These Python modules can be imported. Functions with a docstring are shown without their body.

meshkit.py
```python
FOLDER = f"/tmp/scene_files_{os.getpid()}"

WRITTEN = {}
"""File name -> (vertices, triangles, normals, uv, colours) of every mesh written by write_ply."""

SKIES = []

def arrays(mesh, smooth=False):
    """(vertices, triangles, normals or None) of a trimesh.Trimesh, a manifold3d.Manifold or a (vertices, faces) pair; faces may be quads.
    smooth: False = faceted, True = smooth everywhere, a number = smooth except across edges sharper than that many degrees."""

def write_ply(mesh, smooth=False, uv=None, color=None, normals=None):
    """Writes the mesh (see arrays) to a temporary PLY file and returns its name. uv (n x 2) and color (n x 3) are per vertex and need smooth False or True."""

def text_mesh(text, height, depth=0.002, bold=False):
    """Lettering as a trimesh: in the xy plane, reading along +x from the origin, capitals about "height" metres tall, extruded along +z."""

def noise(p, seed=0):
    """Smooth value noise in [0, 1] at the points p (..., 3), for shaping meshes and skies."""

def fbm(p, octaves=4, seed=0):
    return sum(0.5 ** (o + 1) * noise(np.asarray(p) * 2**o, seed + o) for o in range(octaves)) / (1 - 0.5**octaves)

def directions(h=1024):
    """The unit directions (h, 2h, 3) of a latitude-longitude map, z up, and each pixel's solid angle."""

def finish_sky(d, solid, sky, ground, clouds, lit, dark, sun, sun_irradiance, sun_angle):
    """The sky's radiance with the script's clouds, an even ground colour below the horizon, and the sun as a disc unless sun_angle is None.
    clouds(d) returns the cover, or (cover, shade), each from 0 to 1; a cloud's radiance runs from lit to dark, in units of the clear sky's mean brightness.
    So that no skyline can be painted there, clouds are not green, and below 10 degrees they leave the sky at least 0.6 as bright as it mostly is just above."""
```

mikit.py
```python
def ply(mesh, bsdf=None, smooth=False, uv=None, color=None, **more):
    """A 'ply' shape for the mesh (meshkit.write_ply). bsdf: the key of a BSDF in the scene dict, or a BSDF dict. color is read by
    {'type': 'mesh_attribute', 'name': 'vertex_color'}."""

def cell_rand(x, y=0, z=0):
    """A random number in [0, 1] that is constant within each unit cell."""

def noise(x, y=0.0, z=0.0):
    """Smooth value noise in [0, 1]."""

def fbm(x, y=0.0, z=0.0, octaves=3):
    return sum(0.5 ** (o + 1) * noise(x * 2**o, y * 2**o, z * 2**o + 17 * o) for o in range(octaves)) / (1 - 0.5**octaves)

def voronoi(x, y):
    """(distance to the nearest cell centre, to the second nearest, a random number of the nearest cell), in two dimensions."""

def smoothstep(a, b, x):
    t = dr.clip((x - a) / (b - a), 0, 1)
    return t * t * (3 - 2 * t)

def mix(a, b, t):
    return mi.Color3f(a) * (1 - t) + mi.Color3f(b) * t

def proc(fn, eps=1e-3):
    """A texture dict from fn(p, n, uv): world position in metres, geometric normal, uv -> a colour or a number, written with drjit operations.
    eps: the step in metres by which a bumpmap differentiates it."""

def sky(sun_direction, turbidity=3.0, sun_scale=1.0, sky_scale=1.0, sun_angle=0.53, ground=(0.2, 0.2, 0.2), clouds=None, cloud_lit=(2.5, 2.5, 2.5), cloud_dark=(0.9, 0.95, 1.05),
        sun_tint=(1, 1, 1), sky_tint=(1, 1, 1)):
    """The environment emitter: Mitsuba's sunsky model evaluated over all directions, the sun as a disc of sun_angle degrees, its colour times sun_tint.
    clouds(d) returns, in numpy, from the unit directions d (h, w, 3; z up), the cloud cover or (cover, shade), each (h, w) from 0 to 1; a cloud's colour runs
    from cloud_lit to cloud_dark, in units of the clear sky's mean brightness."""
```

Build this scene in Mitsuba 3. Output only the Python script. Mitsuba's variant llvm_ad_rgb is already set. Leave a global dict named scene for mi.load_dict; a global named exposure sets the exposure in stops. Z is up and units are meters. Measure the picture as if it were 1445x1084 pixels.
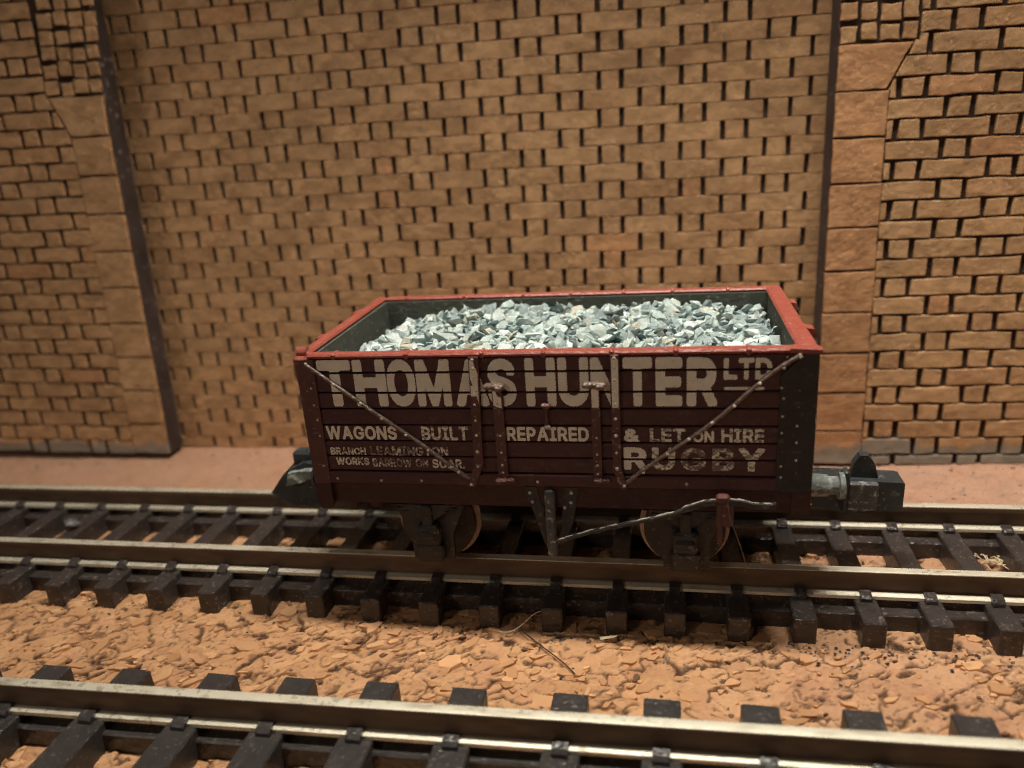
import math, random
import numpy as np, trimesh, mitsuba as mi, drjit as dr, manifold3d as m3
from shapely.geometry import Polygon, LineString, Point, MultiPolygon, box as sbox
from shapely.ops import unary_union
from scipy.spatial import cKDTree
from scipy.spatial.transform import Rotation as Ro
import mikit, meshkit
from mikit import noise, fbm, smoothstep, mix, voronoi

# A model railway scene.  Everything below is laid out in millimetres of the model and written out at
# ten times that size (1 mm = 0.01 unit) so that fine relief stays well above the renderer's ray offsets.
S = 0.01
T = mi.ScalarTransform4f
scene, labels = {}, {}
rng = np.random.default_rng(7)

# ------------------------------------------------------------------ camera, light, exposure
yaw, pitch, roll = -0.2045, 0.3334, -0.074
CAM = np.array([7.8792, -51.356, 32.2581])
fwd = np.array([math.sin(yaw)*math.cos(pitch), math.cos(yaw)*math.cos(pitch), -math.sin(pitch)])
rgt = np.array([math.cos(yaw), -math.sin(yaw), 0.0]); upv = np.cross(rgt, fwd)
upv = -math.sin(roll)*rgt + math.cos(roll)*upv
FOV = 2*math.degrees(math.atan(722.5/1099.23))
scene['camera'] = {'type': 'thinlens', 'fov': FOV, 'fov_axis': 'x', 'near_clip': 0.01, 'far_clip': 100.0,
                   'aperture_radius': 0.40*S, 'focus_distance': 55.5*S,
                   'to_world': T().look_at(origin=list(CAM*S), target=list((CAM+fwd*50)*S), up=list(upv))}
exposure = 0.0
# the strip lamp over the shelf, and the dim light of the room
LAMP_L, LAMP_TINT = 140.0, (1.0, 0.92, 0.79)
lamp = trimesh.Trimesh(np.array([[-28, -6, 150], [50, -6, 150], [50, 3, 150], [-28, 3, 150.]])*S, [[0, 2, 1], [0, 3, 2]], process=False)
scene['strip_lamp'] = mikit.ply(lamp, {'type': 'diffuse', 'reflectance': {'type': 'rgb', 'value': [.8, .8, .8]}},
                                emitter={'type': 'area', 'radiance': {'type': 'rgb', 'value': [LAMP_L*c for c in LAMP_TINT]}})
def _sheet(q): return np.asarray(q, float)*S
_x0, _x1, _y0, _y1 = -20, 52, -22, 11                # added unseen hood, skirts shaped to dim the wall at left and top
_q = [[-30, -8, 152], [52, -8, 152], [52, 6, 152], [-30, 6, 152], [_x0, _y0, 105], [_x1, _y0, 105], [_x1, _y1, 105], [_x0, _y1, 105]]
hood = trimesh.Trimesh(_sheet(_q+[[x+1.5*np.sign(x-10), y+1.5*np.sign(y-2), z+1.0] for x, y, z in _q]),
    [[0, 1, 2], [0, 2, 3]]+[t for a, b in ((0, 1), (1, 2), (2, 3), (3, 0)) for t in ([a, b, b+4], [a, b+4, a+4])]
    +[[8, 10, 9], [8, 11, 10]]+[t for a, b in ((8, 9), (9, 10), (10, 11), (11, 8)) for t in ([a, b+4, b], [a, a+4, b+4])]
    +[t for a, b in ((4, 5), (5, 6), (6, 7), (7, 4)) for t in ([a, b, b+8], [a, b+8, a+8])], process=False)
scene['strip_lamp__added_hood'] = mikit.ply(hood, {'type': 'twosided', 'bsdf': {'type': 'diffuse', 'reflectance': {'type': 'rgb', 'value': [.03, .03, .03]}}})
labels['strip_lamp'] = {'label': 'lit white strip lamp hanging above the tracks', 'category': 'lamp'}
# a soft ceiling lamp of the room, in front and to the left, as the short shadows of the door latches show
_c, _n = np.array([-230, -330, 230.])*S, np.array([230, 330, -225.]); _n /= np.linalg.norm(_n)
_a = np.cross(_n, [0, 0, 1]); _a /= np.linalg.norm(_a); _b = np.cross(_a, _n)
room = trimesh.Trimesh([_c+.6*(i*_a+j*_b) for i, j in ((-1, -1), (1, -1), (1, 1), (-1, 1))], [[0, 2, 1], [0, 3, 2]], process=False)
if room.face_normals[0]@_n < 0: room.faces = room.faces[:, ::-1]
scene['room_lamp'] = mikit.ply(room, {'type': 'diffuse', 'reflectance': {'type': 'rgb', 'value': [.8, .8, .8]}},
                               emitter={'type': 'area', 'radiance': {'type': 'rgb', 'value': [4.6, 4.0, 3.3]}})
labels['room_lamp'] = {'label': 'lit square room lamp in front of the layout, up to the left', 'category': 'lamp'}
scene['room_light'] = {'type': 'constant', 'radiance': {'type': 'rgb', 'value': [0.05, 0.043, 0.037]}}

# ------------------------------------------------------------------ materials
def rgb(*c): return {'type': 'rgb', 'value': list(c)}
def mat(name, base, rough=.7, bump=None, bscale=None, eps=2e-4, **kw):
    b = {'type': 'principled', 'base_color': base if isinstance(base, dict) else rgb(*base),
         'roughness': rough, 'specular': kw.pop('specular', .35), **kw}
    if bump is not None:
        b = {'type': 'bumpmap', 'arbitrary': mikit.proc(bump, eps=eps), 'scale': bscale, 'bsdf': b}
    scene[name] = {'type': 'twosided', 'bsdf': b}
    return name
def M(p): return p * (1/S)          # world -> mm

def board(tone, red):
    def f(p, n, uv):
        q = M(p)
        big = fbm(q.x*.09+tone*7, q.y*.09, q.z*.09, 2)
        mid = fbm(q.x*.8+3, q.y*.8, q.z*1.1+tone*11, 3)
        fine = .5*noise(q.x*9, q.y*9, q.z*9)+.5*noise(q.x*4.5+3, q.y*4.5, q.z*4.5)
        fib = noise(q.x*2.2+q.z*2.6+40, q.y*3, (q.z-q.x*.6)*9.5)
        flk = dr.maximum(smoothstep(.83, .95, fib), smoothstep(.86, .96, noise(q.z*2.2-q.x*1.2, q.y*3+7, (q.x+q.z*.5)*9)))
        spk = smoothstep(.86, .95, noise(q.x*3.1+9, q.y*3, q.z*3.3+5))
        c = mix((.355, .196, .093), (.575, .34, .172), .25*big+.75*smoothstep(.25, .75, mid))
        c = c * (.72+.56*fine) * tone
        c = mix(c, (.86, .66, .45), flk*.75)
        c = c * (.93+.14*smoothstep(.35, .65, noise(q.x*.16, q.y*.1, q.z*.22+tone*5)))
        c = mix(c, (.22, .12, .06), spk*.35)
        c = c * mi.Color3f(1+red*.10, 1-red*.04, 1-red*.08)
        # dried scenic glue and grey dust along the foot of the wall
        wet = smoothstep(-1.15, -2.2, q.z + 1.6*(noise(q.x*.35, q.y*.35, 3.)-.5) + .9*(noise(q.x*1.3, q.z*1.3, 8.)-.5))
        wet = dr.select(q.y < 27.2, wet, 0.0)
        return mix(c, mi.Color3f(.22, .225, .20)*(.75+.5*mid), wet*.82)
    return mikit.proc(f)
def board_bump(p, n, uv):
    q = M(p)
    return .6*fbm(q.x*2.2, q.y*2.2, q.z*2.2, 3)+.25*noise((q.x+q.z*.8)*2, q.y*3, (q.z-q.x*.7)*8)+.25*noise((q.z-q.x*.5)*2, q.y*3, (q.x+q.z*.4)*9)
for k, (tone, red) in enumerate([(1.0, 0), (.95, .2), (1.05, -.1), (.97, .75)]):
    mat('brick_board_%d' % k, board(tone, red), .60, board_bump, .0012, specular=.42)
def burnt(p, n, uv):
    q = M(p)
    a = fbm(q.x*1.1, q.y*1.1, q.z*.5, 3); sp = smoothstep(.80, .93, noise(q.x*3.3, q.y*3.3+2, q.z*2.1))
    c = mix((.018, .010, .007), (.062, .038, .026), a)
    return mix(c, (.24, .22, .20), sp*.45)
mat('burnt_board', mikit.proc(burnt), .85, specular=.2)

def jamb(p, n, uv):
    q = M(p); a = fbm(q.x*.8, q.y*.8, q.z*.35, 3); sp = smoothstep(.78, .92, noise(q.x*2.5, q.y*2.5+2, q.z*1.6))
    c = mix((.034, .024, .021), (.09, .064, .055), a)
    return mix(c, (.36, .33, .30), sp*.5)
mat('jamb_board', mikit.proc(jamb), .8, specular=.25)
mat('cork', {'type': 'mesh_attribute', 'name': 'vertex_color'}, .86,
    lambda p, n, uv: fbm(M(p).x*6, M(p).y*6, 0., 3), .0010, specular=.22)

def rail_fn(p, n, uv):
    q = M(p)
    web = smoothstep(-.05, -.10, q.z)*smoothstep(-1.68, -1.60, q.z)
    grime = smoothstep(.5, .8, fbm(q.x*.5, q.y*2, q.z*2, 3))
    dots = smoothstep(.72, .8, noise(q.x*4.5, q.y*5, q.z*3))*smoothstep(.35, .65, noise(q.x*.3, q.y, 4.))
    c = mix((.80, .75, .61), (.52, .46, .34), grime*.8)
    c = mix(c, (.15, .10, .06), dots*.4)
    br = mix((.085, .048, .028), (.15, .088, .05), noise(q.x*.8, q.y, q.z*2)) * (.7+.5*noise(q.x*.22, q.y, 1.))
    return mix(c, br, web)
def rail_metal(p, n, uv):
    q = M(p); return .72*(1-smoothstep(-.05, -.10, q.z)*smoothstep(-1.68, -1.60, q.z))
mat('rail_steel', mikit.proc(rail_fn), .60, metallic=mikit.proc(rail_metal), specular=.5)

def plastic(a, b, dust=(.30, .26, .22), amt=.5, sc=1.0, thr=.62):
    def f(p, n, uv):
        q = M(p)
        c = mix(a, b, fbm(q.x*1.2*sc, q.y*1.2*sc, q.z*1.2*sc, 3))
        d = smoothstep(thr, thr+.22, fbm(q.x*2.7*sc+5, q.y*2.7*sc, q.z*2.7*sc, 3))
        sp = smoothstep(.86, .93, noise(q.x*5*sc, q.y*5*sc+1, q.z*5*sc))
        return mix(c, dust, dr.minimum(d*amt+sp*amt, 1.))
    return mikit.proc(f)
def fine_bump(p, n, uv):
    q = M(p); return fbm(q.x*4, q.y*4, q.z*4, 3)
mat('sleeper_black', plastic((.030, .024, .023), (.062, .050, .046), (.30, .25, .21), .40), .30, fine_bump, .0010, specular=.45)
mat('sleeper_grey', plastic((.028, .025, .024), (.052, .046, .044), (.22, .20, .18), .28), .30, fine_bump, .0008, specular=.45)
mat('cap_red', plastic((.235, .050, .036), (.32, .078, .055), (.46, .27, .22), .4, 1.3), .42, fine_bump, .0005, specular=.5)
mat('maroon', plastic((.062, .021, .021), (.088, .029, .029), (.16, .10, .085), .30, 1.0, .6), .48, fine_bump, .0005, specular=.45)
mat('strap_maroon', plastic((.085, .03, .025), (.13, .05, .042), (.36, .30, .25), .55), .5, fine_bump, .0006, specular=.45)
mat('brace_brown', plastic((.10, .06, .047), (.17, .115, .09), (.55, .47, .40), .6, 1.6), .34, fine_bump, .0006, specular=.7)
mat('rivet_pale', plastic((.40, .31, .25), (.58, .50, .42), (.8, .72, .64), .5, 2.), .30, specular=.7)  # pale base colour: light catching the rivets is painted in, with some dust
mat('corner_black', plastic((.022, .018, .017), (.04, .032, .03), (.16, .13, .11), .3), .5, fine_bump, .0006, specular=.4)
mat('inside_grey', plastic((.055, .06, .048), (.085, .088, .072), (.36, .34, .28), .45, 1.0, .6), .75, fine_bump, .0008)
mat('underframe', plastic((.045, .017, .014), (.066, .024, .02), (.13, .085, .07), .25), .6, fine_bump, .0006)
mat('axle_dark', plastic((.022, .019, .018), (.045, .038, .035), (.26, .22, .2), .42), .5, fine_bump, .0008, specular=.45)
mat('coupler_black', plastic((.018, .022, .026), (.04, .046, .05), (.26, .29, .28), .35, .8, .6), .45, fine_bump, .0008, specular=.5)
mat('buffer_dusty', plastic((.10, .115, .11), (.26, .29, .275), (.5, .53, .5), .6, 1.2, .5), .75, fine_bump, .0012)
mat('hanger_grey', plastic((.05, .05, .052), (.12, .12, .12), (.55, .53, .48), .6, 1.2, .55), .5, fine_bump, .0008)
mat('lever_dust', plastic((.07, .055, .045), (.12, .10, .085), (.72, .67, .58), .85, .9, .35), .8, fine_bump, .0012)
mat('tyre_brown', plastic((.36, .24, .17), (.48, .33, .24), (.5, .38, .3), .3, 2.), .4, specular=.5)
def print_mat(name, wear):
    def f(p, n, uv):
        q = M(p)
        g = fbm(q.x*1.6, q.y, q.z*1.6, 3)
        c = mix((.76, .67, .54), (.90, .83, .70), g)
        w = smoothstep(1-wear-.18, 1-wear+.18, .55*fbm(q.x*2.4+6, 2., q.z*4.2, 3)+.45*noise(q.x*7, 0., q.z*7))
        return mix(c, (.115, .05, .042), w*.9)
    mat(name, mikit.proc(f), .6, specular=.3)
print_mat('print_cream', .13); print_mat('print_worn', .42); print_mat('print_faint', .60)
def stone_fn(base, seed):
    def f(p, n, uv):
        q = M(p)
        a = fbm(q.x*1.5+seed, q.y*1.5, q.z*1.5, 3); b = noise(q.x*8, q.y*8, q.z*8+seed)
        c = mi.Color3f(base)*(.72+.45*a)*(.85+.28*b)
        return mix(c, (.52, .47, .36), smoothstep(.66, .85, noise(q.x*.9, q.y*.9+seed, q.z*.9))*.35)
    return mikit.proc(f)
for k, (c, s) in enumerate([((.49, .585, .57), 1), ((.66, .745, .725), 5), ((.30, .375, .38), 9), ((.53, .52, .43), 13), ((.085, .10, .095), 17)]):
    mat('stone_%d' % k, stone_fn(c, s), .85, fine_bump, .0012, specular=.25)
mat('hair_pale', (.62, .52, .42), .5); mat('hair_dark', (.03, .02, .015), .6); mat('straw', (.62, .50, .33), .7)

# ------------------------------------------------------------------ helpers
taken = {}
def numbered(key):
    taken[key] = taken.get(key, -1)+1
    return key if taken[key] == 0 else '%s_%03d' % (key, taken[key])
def thing(name, label, cat, group=None):
    k = numbered(name); labels[k] = {'label': label, 'category': cat}
    if group: labels[k]['group'] = group
    return k
def tm(v, f): return trimesh.Trimesh(np.asarray(v, float), np.asarray(f), process=False)
def put(name, mesh, bsdf, parent=None, smooth=False, label=None, kind=None, color=None):
    key = numbered((parent+'__' if parent else '')+name)
    if hasattr(mesh, 'to_mesh'):
        mm = mesh.to_mesh(); mesh = tm(mm.vert_properties[:, :3], mm.tri_verts)
    mesh = mesh.copy(); mesh.vertices = np.asarray(mesh.vertices)*S
    scene[key] = mikit.ply(mesh, bsdf, smooth=smooth, color=color)
    if label or kind: labels[key] = {k: v for k, v in (('label', label), ('kind', kind)) if v}
    return key
def cat(ms): return trimesh.util.concatenate(ms)
def cbox(x0, x1, y0, y1, z0, z1, c=.06):
    """a box with chamfered edges (hull of an octahedral rounding)"""
    c = min(c, (x1-x0)*.4, (y1-y0)*.4, (z1-z0)*.4)
    p = []
    for a in (0, 1):
        for b in (0, 1):
            for d in (0, 1):
                X, Y, Z = (x0, x1)[a], (y0, y1)[b], (z0, z1)[d]
                sx, sy, sz = (1, -1)[a]*c, (1, -1)[b]*c, (1, -1)[d]*c
                p += [(X, Y+sy, Z+sz), (X+sx, Y, Z+sz), (X+sx, Y+sy, Z)]
    return trimesh.convex.convex_hull(np.array(p))
def hull(pts): return trimesh.convex.convex_hull(np.asarray(pts, float))
def prism_y(poly, y0, y1, c=.0):
    """polygon in (x, z) extruded from y0 (front) to y1, front edge chamfered by c"""
    ms = []
    for g in getattr(poly, 'geoms', [poly]):
        if g.is_empty or g.area < 1e-4: continue
        m = trimesh.creation.extrude_polygon(g, 1.0, engine='earcut')
        v = m.vertices.copy(); m.vertices = np.c_[v[:, 0], y1-(y1-y0)*v[:, 2], v[:, 1]]
        m.fix_normals(); ms.append(m)
    return cat(ms) if ms else None
def tube(pts, rad, n=6):
    pts = np.asarray(pts, float); rad = np.broadcast_to(rad, len(pts)); V, F = [], []
    for i, p in enumerate(pts):
        d = pts[min(i+1, len(pts)-1)]-pts[max(i-1, 0)]; d /= np.linalg.norm(d)
        a = np.cross(d, [0, 0, 1] if abs(d[2]) < .9 else [1, 0, 0]); a /= np.linalg.norm(a); b = np.cross(d, a)
        for k in range(n):
            t = 2*np.pi*k/n; V.append(p+rad[i]*(np.cos(t)*a+np.sin(t)*b))
    for i in range(len(pts)-1):
        for k in range(n):
            a, b = i*n+k, i*n+(k+1) % n; F += [(a, b, b+n), (a, b+n, a+n)]
    for k in range(1, n-1): F += [(0, k+1, k), ((len(pts)-1)*n, (len(pts)-1)*n+k, (len(pts)-1)*n+k+1)]
    return tm(V, F)
def spline(pts, n=24):
    from scipy.interpolate import CubicSpline
    pts = np.asarray(pts, float); t = np.r_[0, np.cumsum(np.linalg.norm(np.diff(pts, axis=0), axis=1))]
    return CubicSpline(t, pts)(np.linspace(0, t[-1], n))
def cyl_y(x, z, y0, y1, r, n=20, r2=None):
    a = np.arange(n)*2*np.pi/n; r2 = r if r2 is None else r2
    return hull(np.vstack([np.c_[x+r*np.cos(a), a*0+y0, z+r*np.sin(a)], np.c_[x+r2*np.cos(a), a*0+y1, z+r2*np.sin(a)]]))
def cyl_x(y, z, x0, x1, r, n=20, r2=None):
    a = np.arange(n)*2*np.pi/n; r2 = r if r2 is None else r2
    return hull(np.vstack([np.c_[a*0+x0, y+r*np.cos(a), z+r*np.sin(a)], np.c_[a*0+x1, y+r2*np.cos(a), z+r2*np.sin(a)]]))
def roughen(m, amp, sc, seed=0):
    v = np.asarray(m.vertices); d = np.stack([meshkit.fbm(v*sc+k*31, 3, seed+k)-.5 for k in range(3)], 1)
    m = m.copy(); m.vertices = v+d*2*amp; return m

# ------------------------------------------------------------------ ground (cork underlay)
GZ = -4.0
def build_ground():
    ys = np.r_[np.linspace(-42, -21, 40), np.arange(-20.9, 0.5, .105), np.arange(.6, 13.8, .17), np.arange(13.9, 32, .14), np.linspace(32.2, 40, 12)]
    xs = np.r_[np.linspace(-110, -76, 40), np.arange(-75.8, -44, .20), np.arange(-43.9, 44.9, .125), np.linspace(45, 75, 60)]
    X, Y = np.meshgrid(xs, ys); P = np.c_[X.ravel(), Y.ravel()]
    r = np.random.default_rng(3)
    def nz(sc, seed, ax=1., ay=1.): return meshkit.fbm(np.c_[P[:, 0]*sc*ax, P[:, 1]*sc*ay, np.zeros(len(P))], 3, seed)
    w = np.c_[nz(.55, 1)-.5, nz(.55, 2)-.5]*2.4 + np.c_[nz(2.2, 3)-.5, nz(2.2, 4)-.5]*.5
    Q = P+w
    def cells(step, seed, st, share):
        rr = np.random.default_rng(seed)
        gx, gy = np.meshgrid(np.arange(-118, 84, step*st[0]), np.arange(-50, 48, step*st[1]))
        c = np.c_[gx.ravel(), gy.ravel()]+rr.uniform(-.5, .5, (gx.size, 2))*step*np.array(st)
        d, i = cKDTree(c/np.array(st)).query(Q/np.array(st), k=2)
        tilt = rr.normal(0, 1, (len(c), 3)); rel = Q-c[i[:, 0]]
        a, b = i.min(1).astype(np.int64), i.max(1).astype(np.int64)          # each seam between two granules is open or closed as a whole
        hsh = ((a*73856093) ^ (b*19349663)) % 1000/1000.0
        return d[:, 1]-d[:, 0], i[:, 0], tilt, rel, np.clip((share-hsh)*12, 0, 1)
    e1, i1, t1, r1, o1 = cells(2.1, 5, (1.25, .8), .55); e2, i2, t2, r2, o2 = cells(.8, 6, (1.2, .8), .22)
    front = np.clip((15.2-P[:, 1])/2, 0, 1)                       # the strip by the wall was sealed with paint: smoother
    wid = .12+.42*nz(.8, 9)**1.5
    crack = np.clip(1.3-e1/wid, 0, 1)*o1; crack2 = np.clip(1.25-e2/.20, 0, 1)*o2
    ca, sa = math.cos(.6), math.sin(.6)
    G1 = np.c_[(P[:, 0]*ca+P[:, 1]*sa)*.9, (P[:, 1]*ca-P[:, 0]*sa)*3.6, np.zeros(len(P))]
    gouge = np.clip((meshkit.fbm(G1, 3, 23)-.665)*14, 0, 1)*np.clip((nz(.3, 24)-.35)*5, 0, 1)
    h = t1[i1, 0]*.045+(t1[i1, 1:]*r1).sum(1)*.025+t2[i2, 0]*.02+(t2[i2, 1:]*r2).sum(1)*.03
    h = h*(.25+.75*front) + (nz(.5, 11)-.5)*.12+(nz(3, 12)-.5)*.05+(nz(8, 20)-.5)*.05
    pit = gouge*front
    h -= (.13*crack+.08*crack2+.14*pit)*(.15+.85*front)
    # colour of the cork itself: tan granules, darker bark in the seams and pits
    g = np.random.default_rng(8).uniform(0, 1, (i1.max()+1,))[i1]*.6+nz(.25, 14)*.4
    tan = np.array([.43, .222, .108])*(1-g[:, None])+np.array([.60, .345, .18])*g[:, None]
    pink = np.array([.42, .25, .175])*np.ones_like(tan)*(.92+.2*nz(.6, 15)[:, None])
    far = np.clip((P[:, 1]-6)/9, 0, 1)[:, None]*.85 + np.clip((P[:, 0]-5)/40, 0, .35)[:, None]
    col = tan*(1-np.clip(far, 0, 1))+pink*np.clip(far, 0, 1)
    red = np.clip((nz(.5, 17)-.45)*4, 0, 1)[:, None]*.35
    col = col*(1-red)+np.array([.44, .22, .13])*red
    col *= (.84+.32*nz(6, 16))[:, None]
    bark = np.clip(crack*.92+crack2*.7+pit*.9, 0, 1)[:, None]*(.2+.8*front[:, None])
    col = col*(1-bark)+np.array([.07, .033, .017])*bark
    grit = np.clip((nz(3.5, 18)-.70)*12, 0, 1)[:, None]*np.clip((nz(.35, 19)-.45)*5, 0, 1)[:, None]*.8
    col = col*(1-grit)+np.array([.10, .085, .075])*grit
    V = np.c_[P, GZ+h]
    nx, ny = len(xs), len(ys); a = (np.arange(ny-1)[:, None]*nx+np.arange(nx-1)).ravel()
    F = np.vstack([np.c_[a, a+1, a+nx+1], np.c_[a, a+nx+1, a+nx]])
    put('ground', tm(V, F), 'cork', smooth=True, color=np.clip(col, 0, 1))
    labels['ground'] = {'label': 'tan cork underlay beneath the tracks', 'kind': 'structure'}
build_ground()
def build_chips():
    """flakes of cork lying proud of the sheet"""
    r = np.random.default_rng(17); V, F, C, n = [], [], [], 0
    for i in range(2800):
        x, y = r.uniform(-52, 44), r.uniform(-21, 15)
        if y > -1 and r.uniform() < .4: continue
        s = r.choice([.18, .3, .45, .7, 1.0], p=[.34, .30, .2, .11, .05])*r.uniform(.8, 1.2); k = 9
        a = np.sort(r.uniform(0, 6.283, k)); rad = r.uniform(.78, 1.08, k)*s; ang = .5+r.normal(0, .5)
        p = np.c_[rad*np.cos(a), rad*np.sin(a)*r.uniform(.4, .8)]; c_, s_ = math.cos(ang), math.sin(ang); p = p@np.array([[c_, s_], [-s_, c_]])
        t = r.normal(0, .10, 2); th = .03+.045*s; z0 = GZ+.02+.05*r.uniform(0, 1)
        top = np.c_[p*.86, p*.86@t+th]; mid = np.c_[p, p@t+th*.55]; bot = np.c_[p*1.05, p@t*0-.2]
        V.append(np.vstack([bot, mid, top, [[0, 0, th]]])+[x, y, z0])
        for q in range(k):
            w = (q+1) % k
            for b in (0, k): F += [(n+b+q, n+b+w, n+b+k+w), (n+b+q, n+b+k+w, n+b+k+q)]
            F.append((n+2*k+q, n+2*k+w, n+3*k))
        far = min(max((y-6)/9, 0), 1); u = r.uniform()
        col = (np.array([.44, .228, .11])*(1-u)+np.array([.64, .365, .19])*u)*(1-far)+np.array([.42, .25, .175])*far
        if r.uniform() < .26 and s < .4: col = np.array([.16, .085, .05])
        C.append(np.tile(col*r.uniform(.85, 1.1), (3*k+1, 1))); n += 3*k+1
    put('cork_flakes', tm(np.vstack(V), F), 'cork', kind='stuff', label='tan flakes and granules of cork on the underlay', color=np.clip(np.vstack(C), 0, 1))
build_chips()

# ------------------------------------------------------------------ brick walls
class Plane:
    def __init__(s, O, rv):
        R = Ro.from_rotvec(rv).as_matrix(); s.O, s.B = np.array(O), R
    def mesh(s, m):                                      # local (u, n, v): n positive away from the viewer
        m = m.copy(); m.vertices = s.O+np.asarray(m.vertices)@s.B.T; return m
def outline(poly, seg, jit, r):
    """points along the outline, sides longer than seg get extra points, all slightly off line"""
    c = list(poly.exterior.coords)[:-1]; out = []
    if poly.exterior.is_ccw is False: c = c[::-1]
    for a, b in zip(c, c[1:]+c[:1]):
        L = math.dist(a, b); n = max(1, int(round(L/seg)))
        for k in range(n): out.append((a[0]+(b[0]-a[0])*k/n, a[1]+(b[1]-a[1])*k/n))
    return np.array(out)+r.uniform(-jit, jit, (len(out), 2))
def slab(poly, r, depth=.34, cham=.05, seg=1.5, jit=.045, lift=.03):
    o = outline(poly, seg, jit, r); n = len(o); ctr = o.mean(0)
    area, per = poly.area, poly.length
    ins = min(cham, .3*area/per)
    inner = []
    for i in range(n):
        t = o[(i+1) % n]-o[i-1]; t /= np.linalg.norm(t)+1e-9; inner.append(o[i]+ins*np.array([-t[1], t[0]]))
    inner = np.array(inner); l = r.uniform(-lift, lift); tl = r.normal(0, .006, 2)
    fz = lambda q, d: np.c_[q[:, 0], d+l+(q-ctr)@tl, q[:, 1]]
    V = np.vstack([fz(o, depth-l), fz(o, cham*.8), fz(inner, 0)]); F = []
    for i in range(n):
        j = (i+1) % n
        for b in (0, n): F += [(b+i, b+j, b+n+j), (b+i, b+n+j, b+n+i)]
    from mapbox_earcut import triangulate_float64
    F += (triangulate_float64(inner, np.array([n], np.uint32)).reshape(-1, 3)+2*n).tolist()
    m = tm(V, F)
    return m
PER, ROW, HD = 8.17, 1.785, .278
def bond(k0, k1, r0, r1, a, b, jw, jh, s=-1):
    """Flemish bond: (row, k, u0, u1, v0, v1); s = -1: rows count downwards"""
    out = []
    for r in range(r0, r1):
        for k in range(k0, k1):
            u = (k+.5*(r % 2))*a
            for j, (p, q) in enumerate(((u, u+HD*a), (u+HD*a, u+a))):
                out.append((r, p+jw/2, q-jw/2, s*r*b-b/2+jh/2, s*r*b+b/2-jh/2))
    return out
def bclass(r): return 'brick_board_%d' % r.choice([0, 0, 1, 2, 2, 3], p=[.27, .22, .18, .15, .15, .03])

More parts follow.
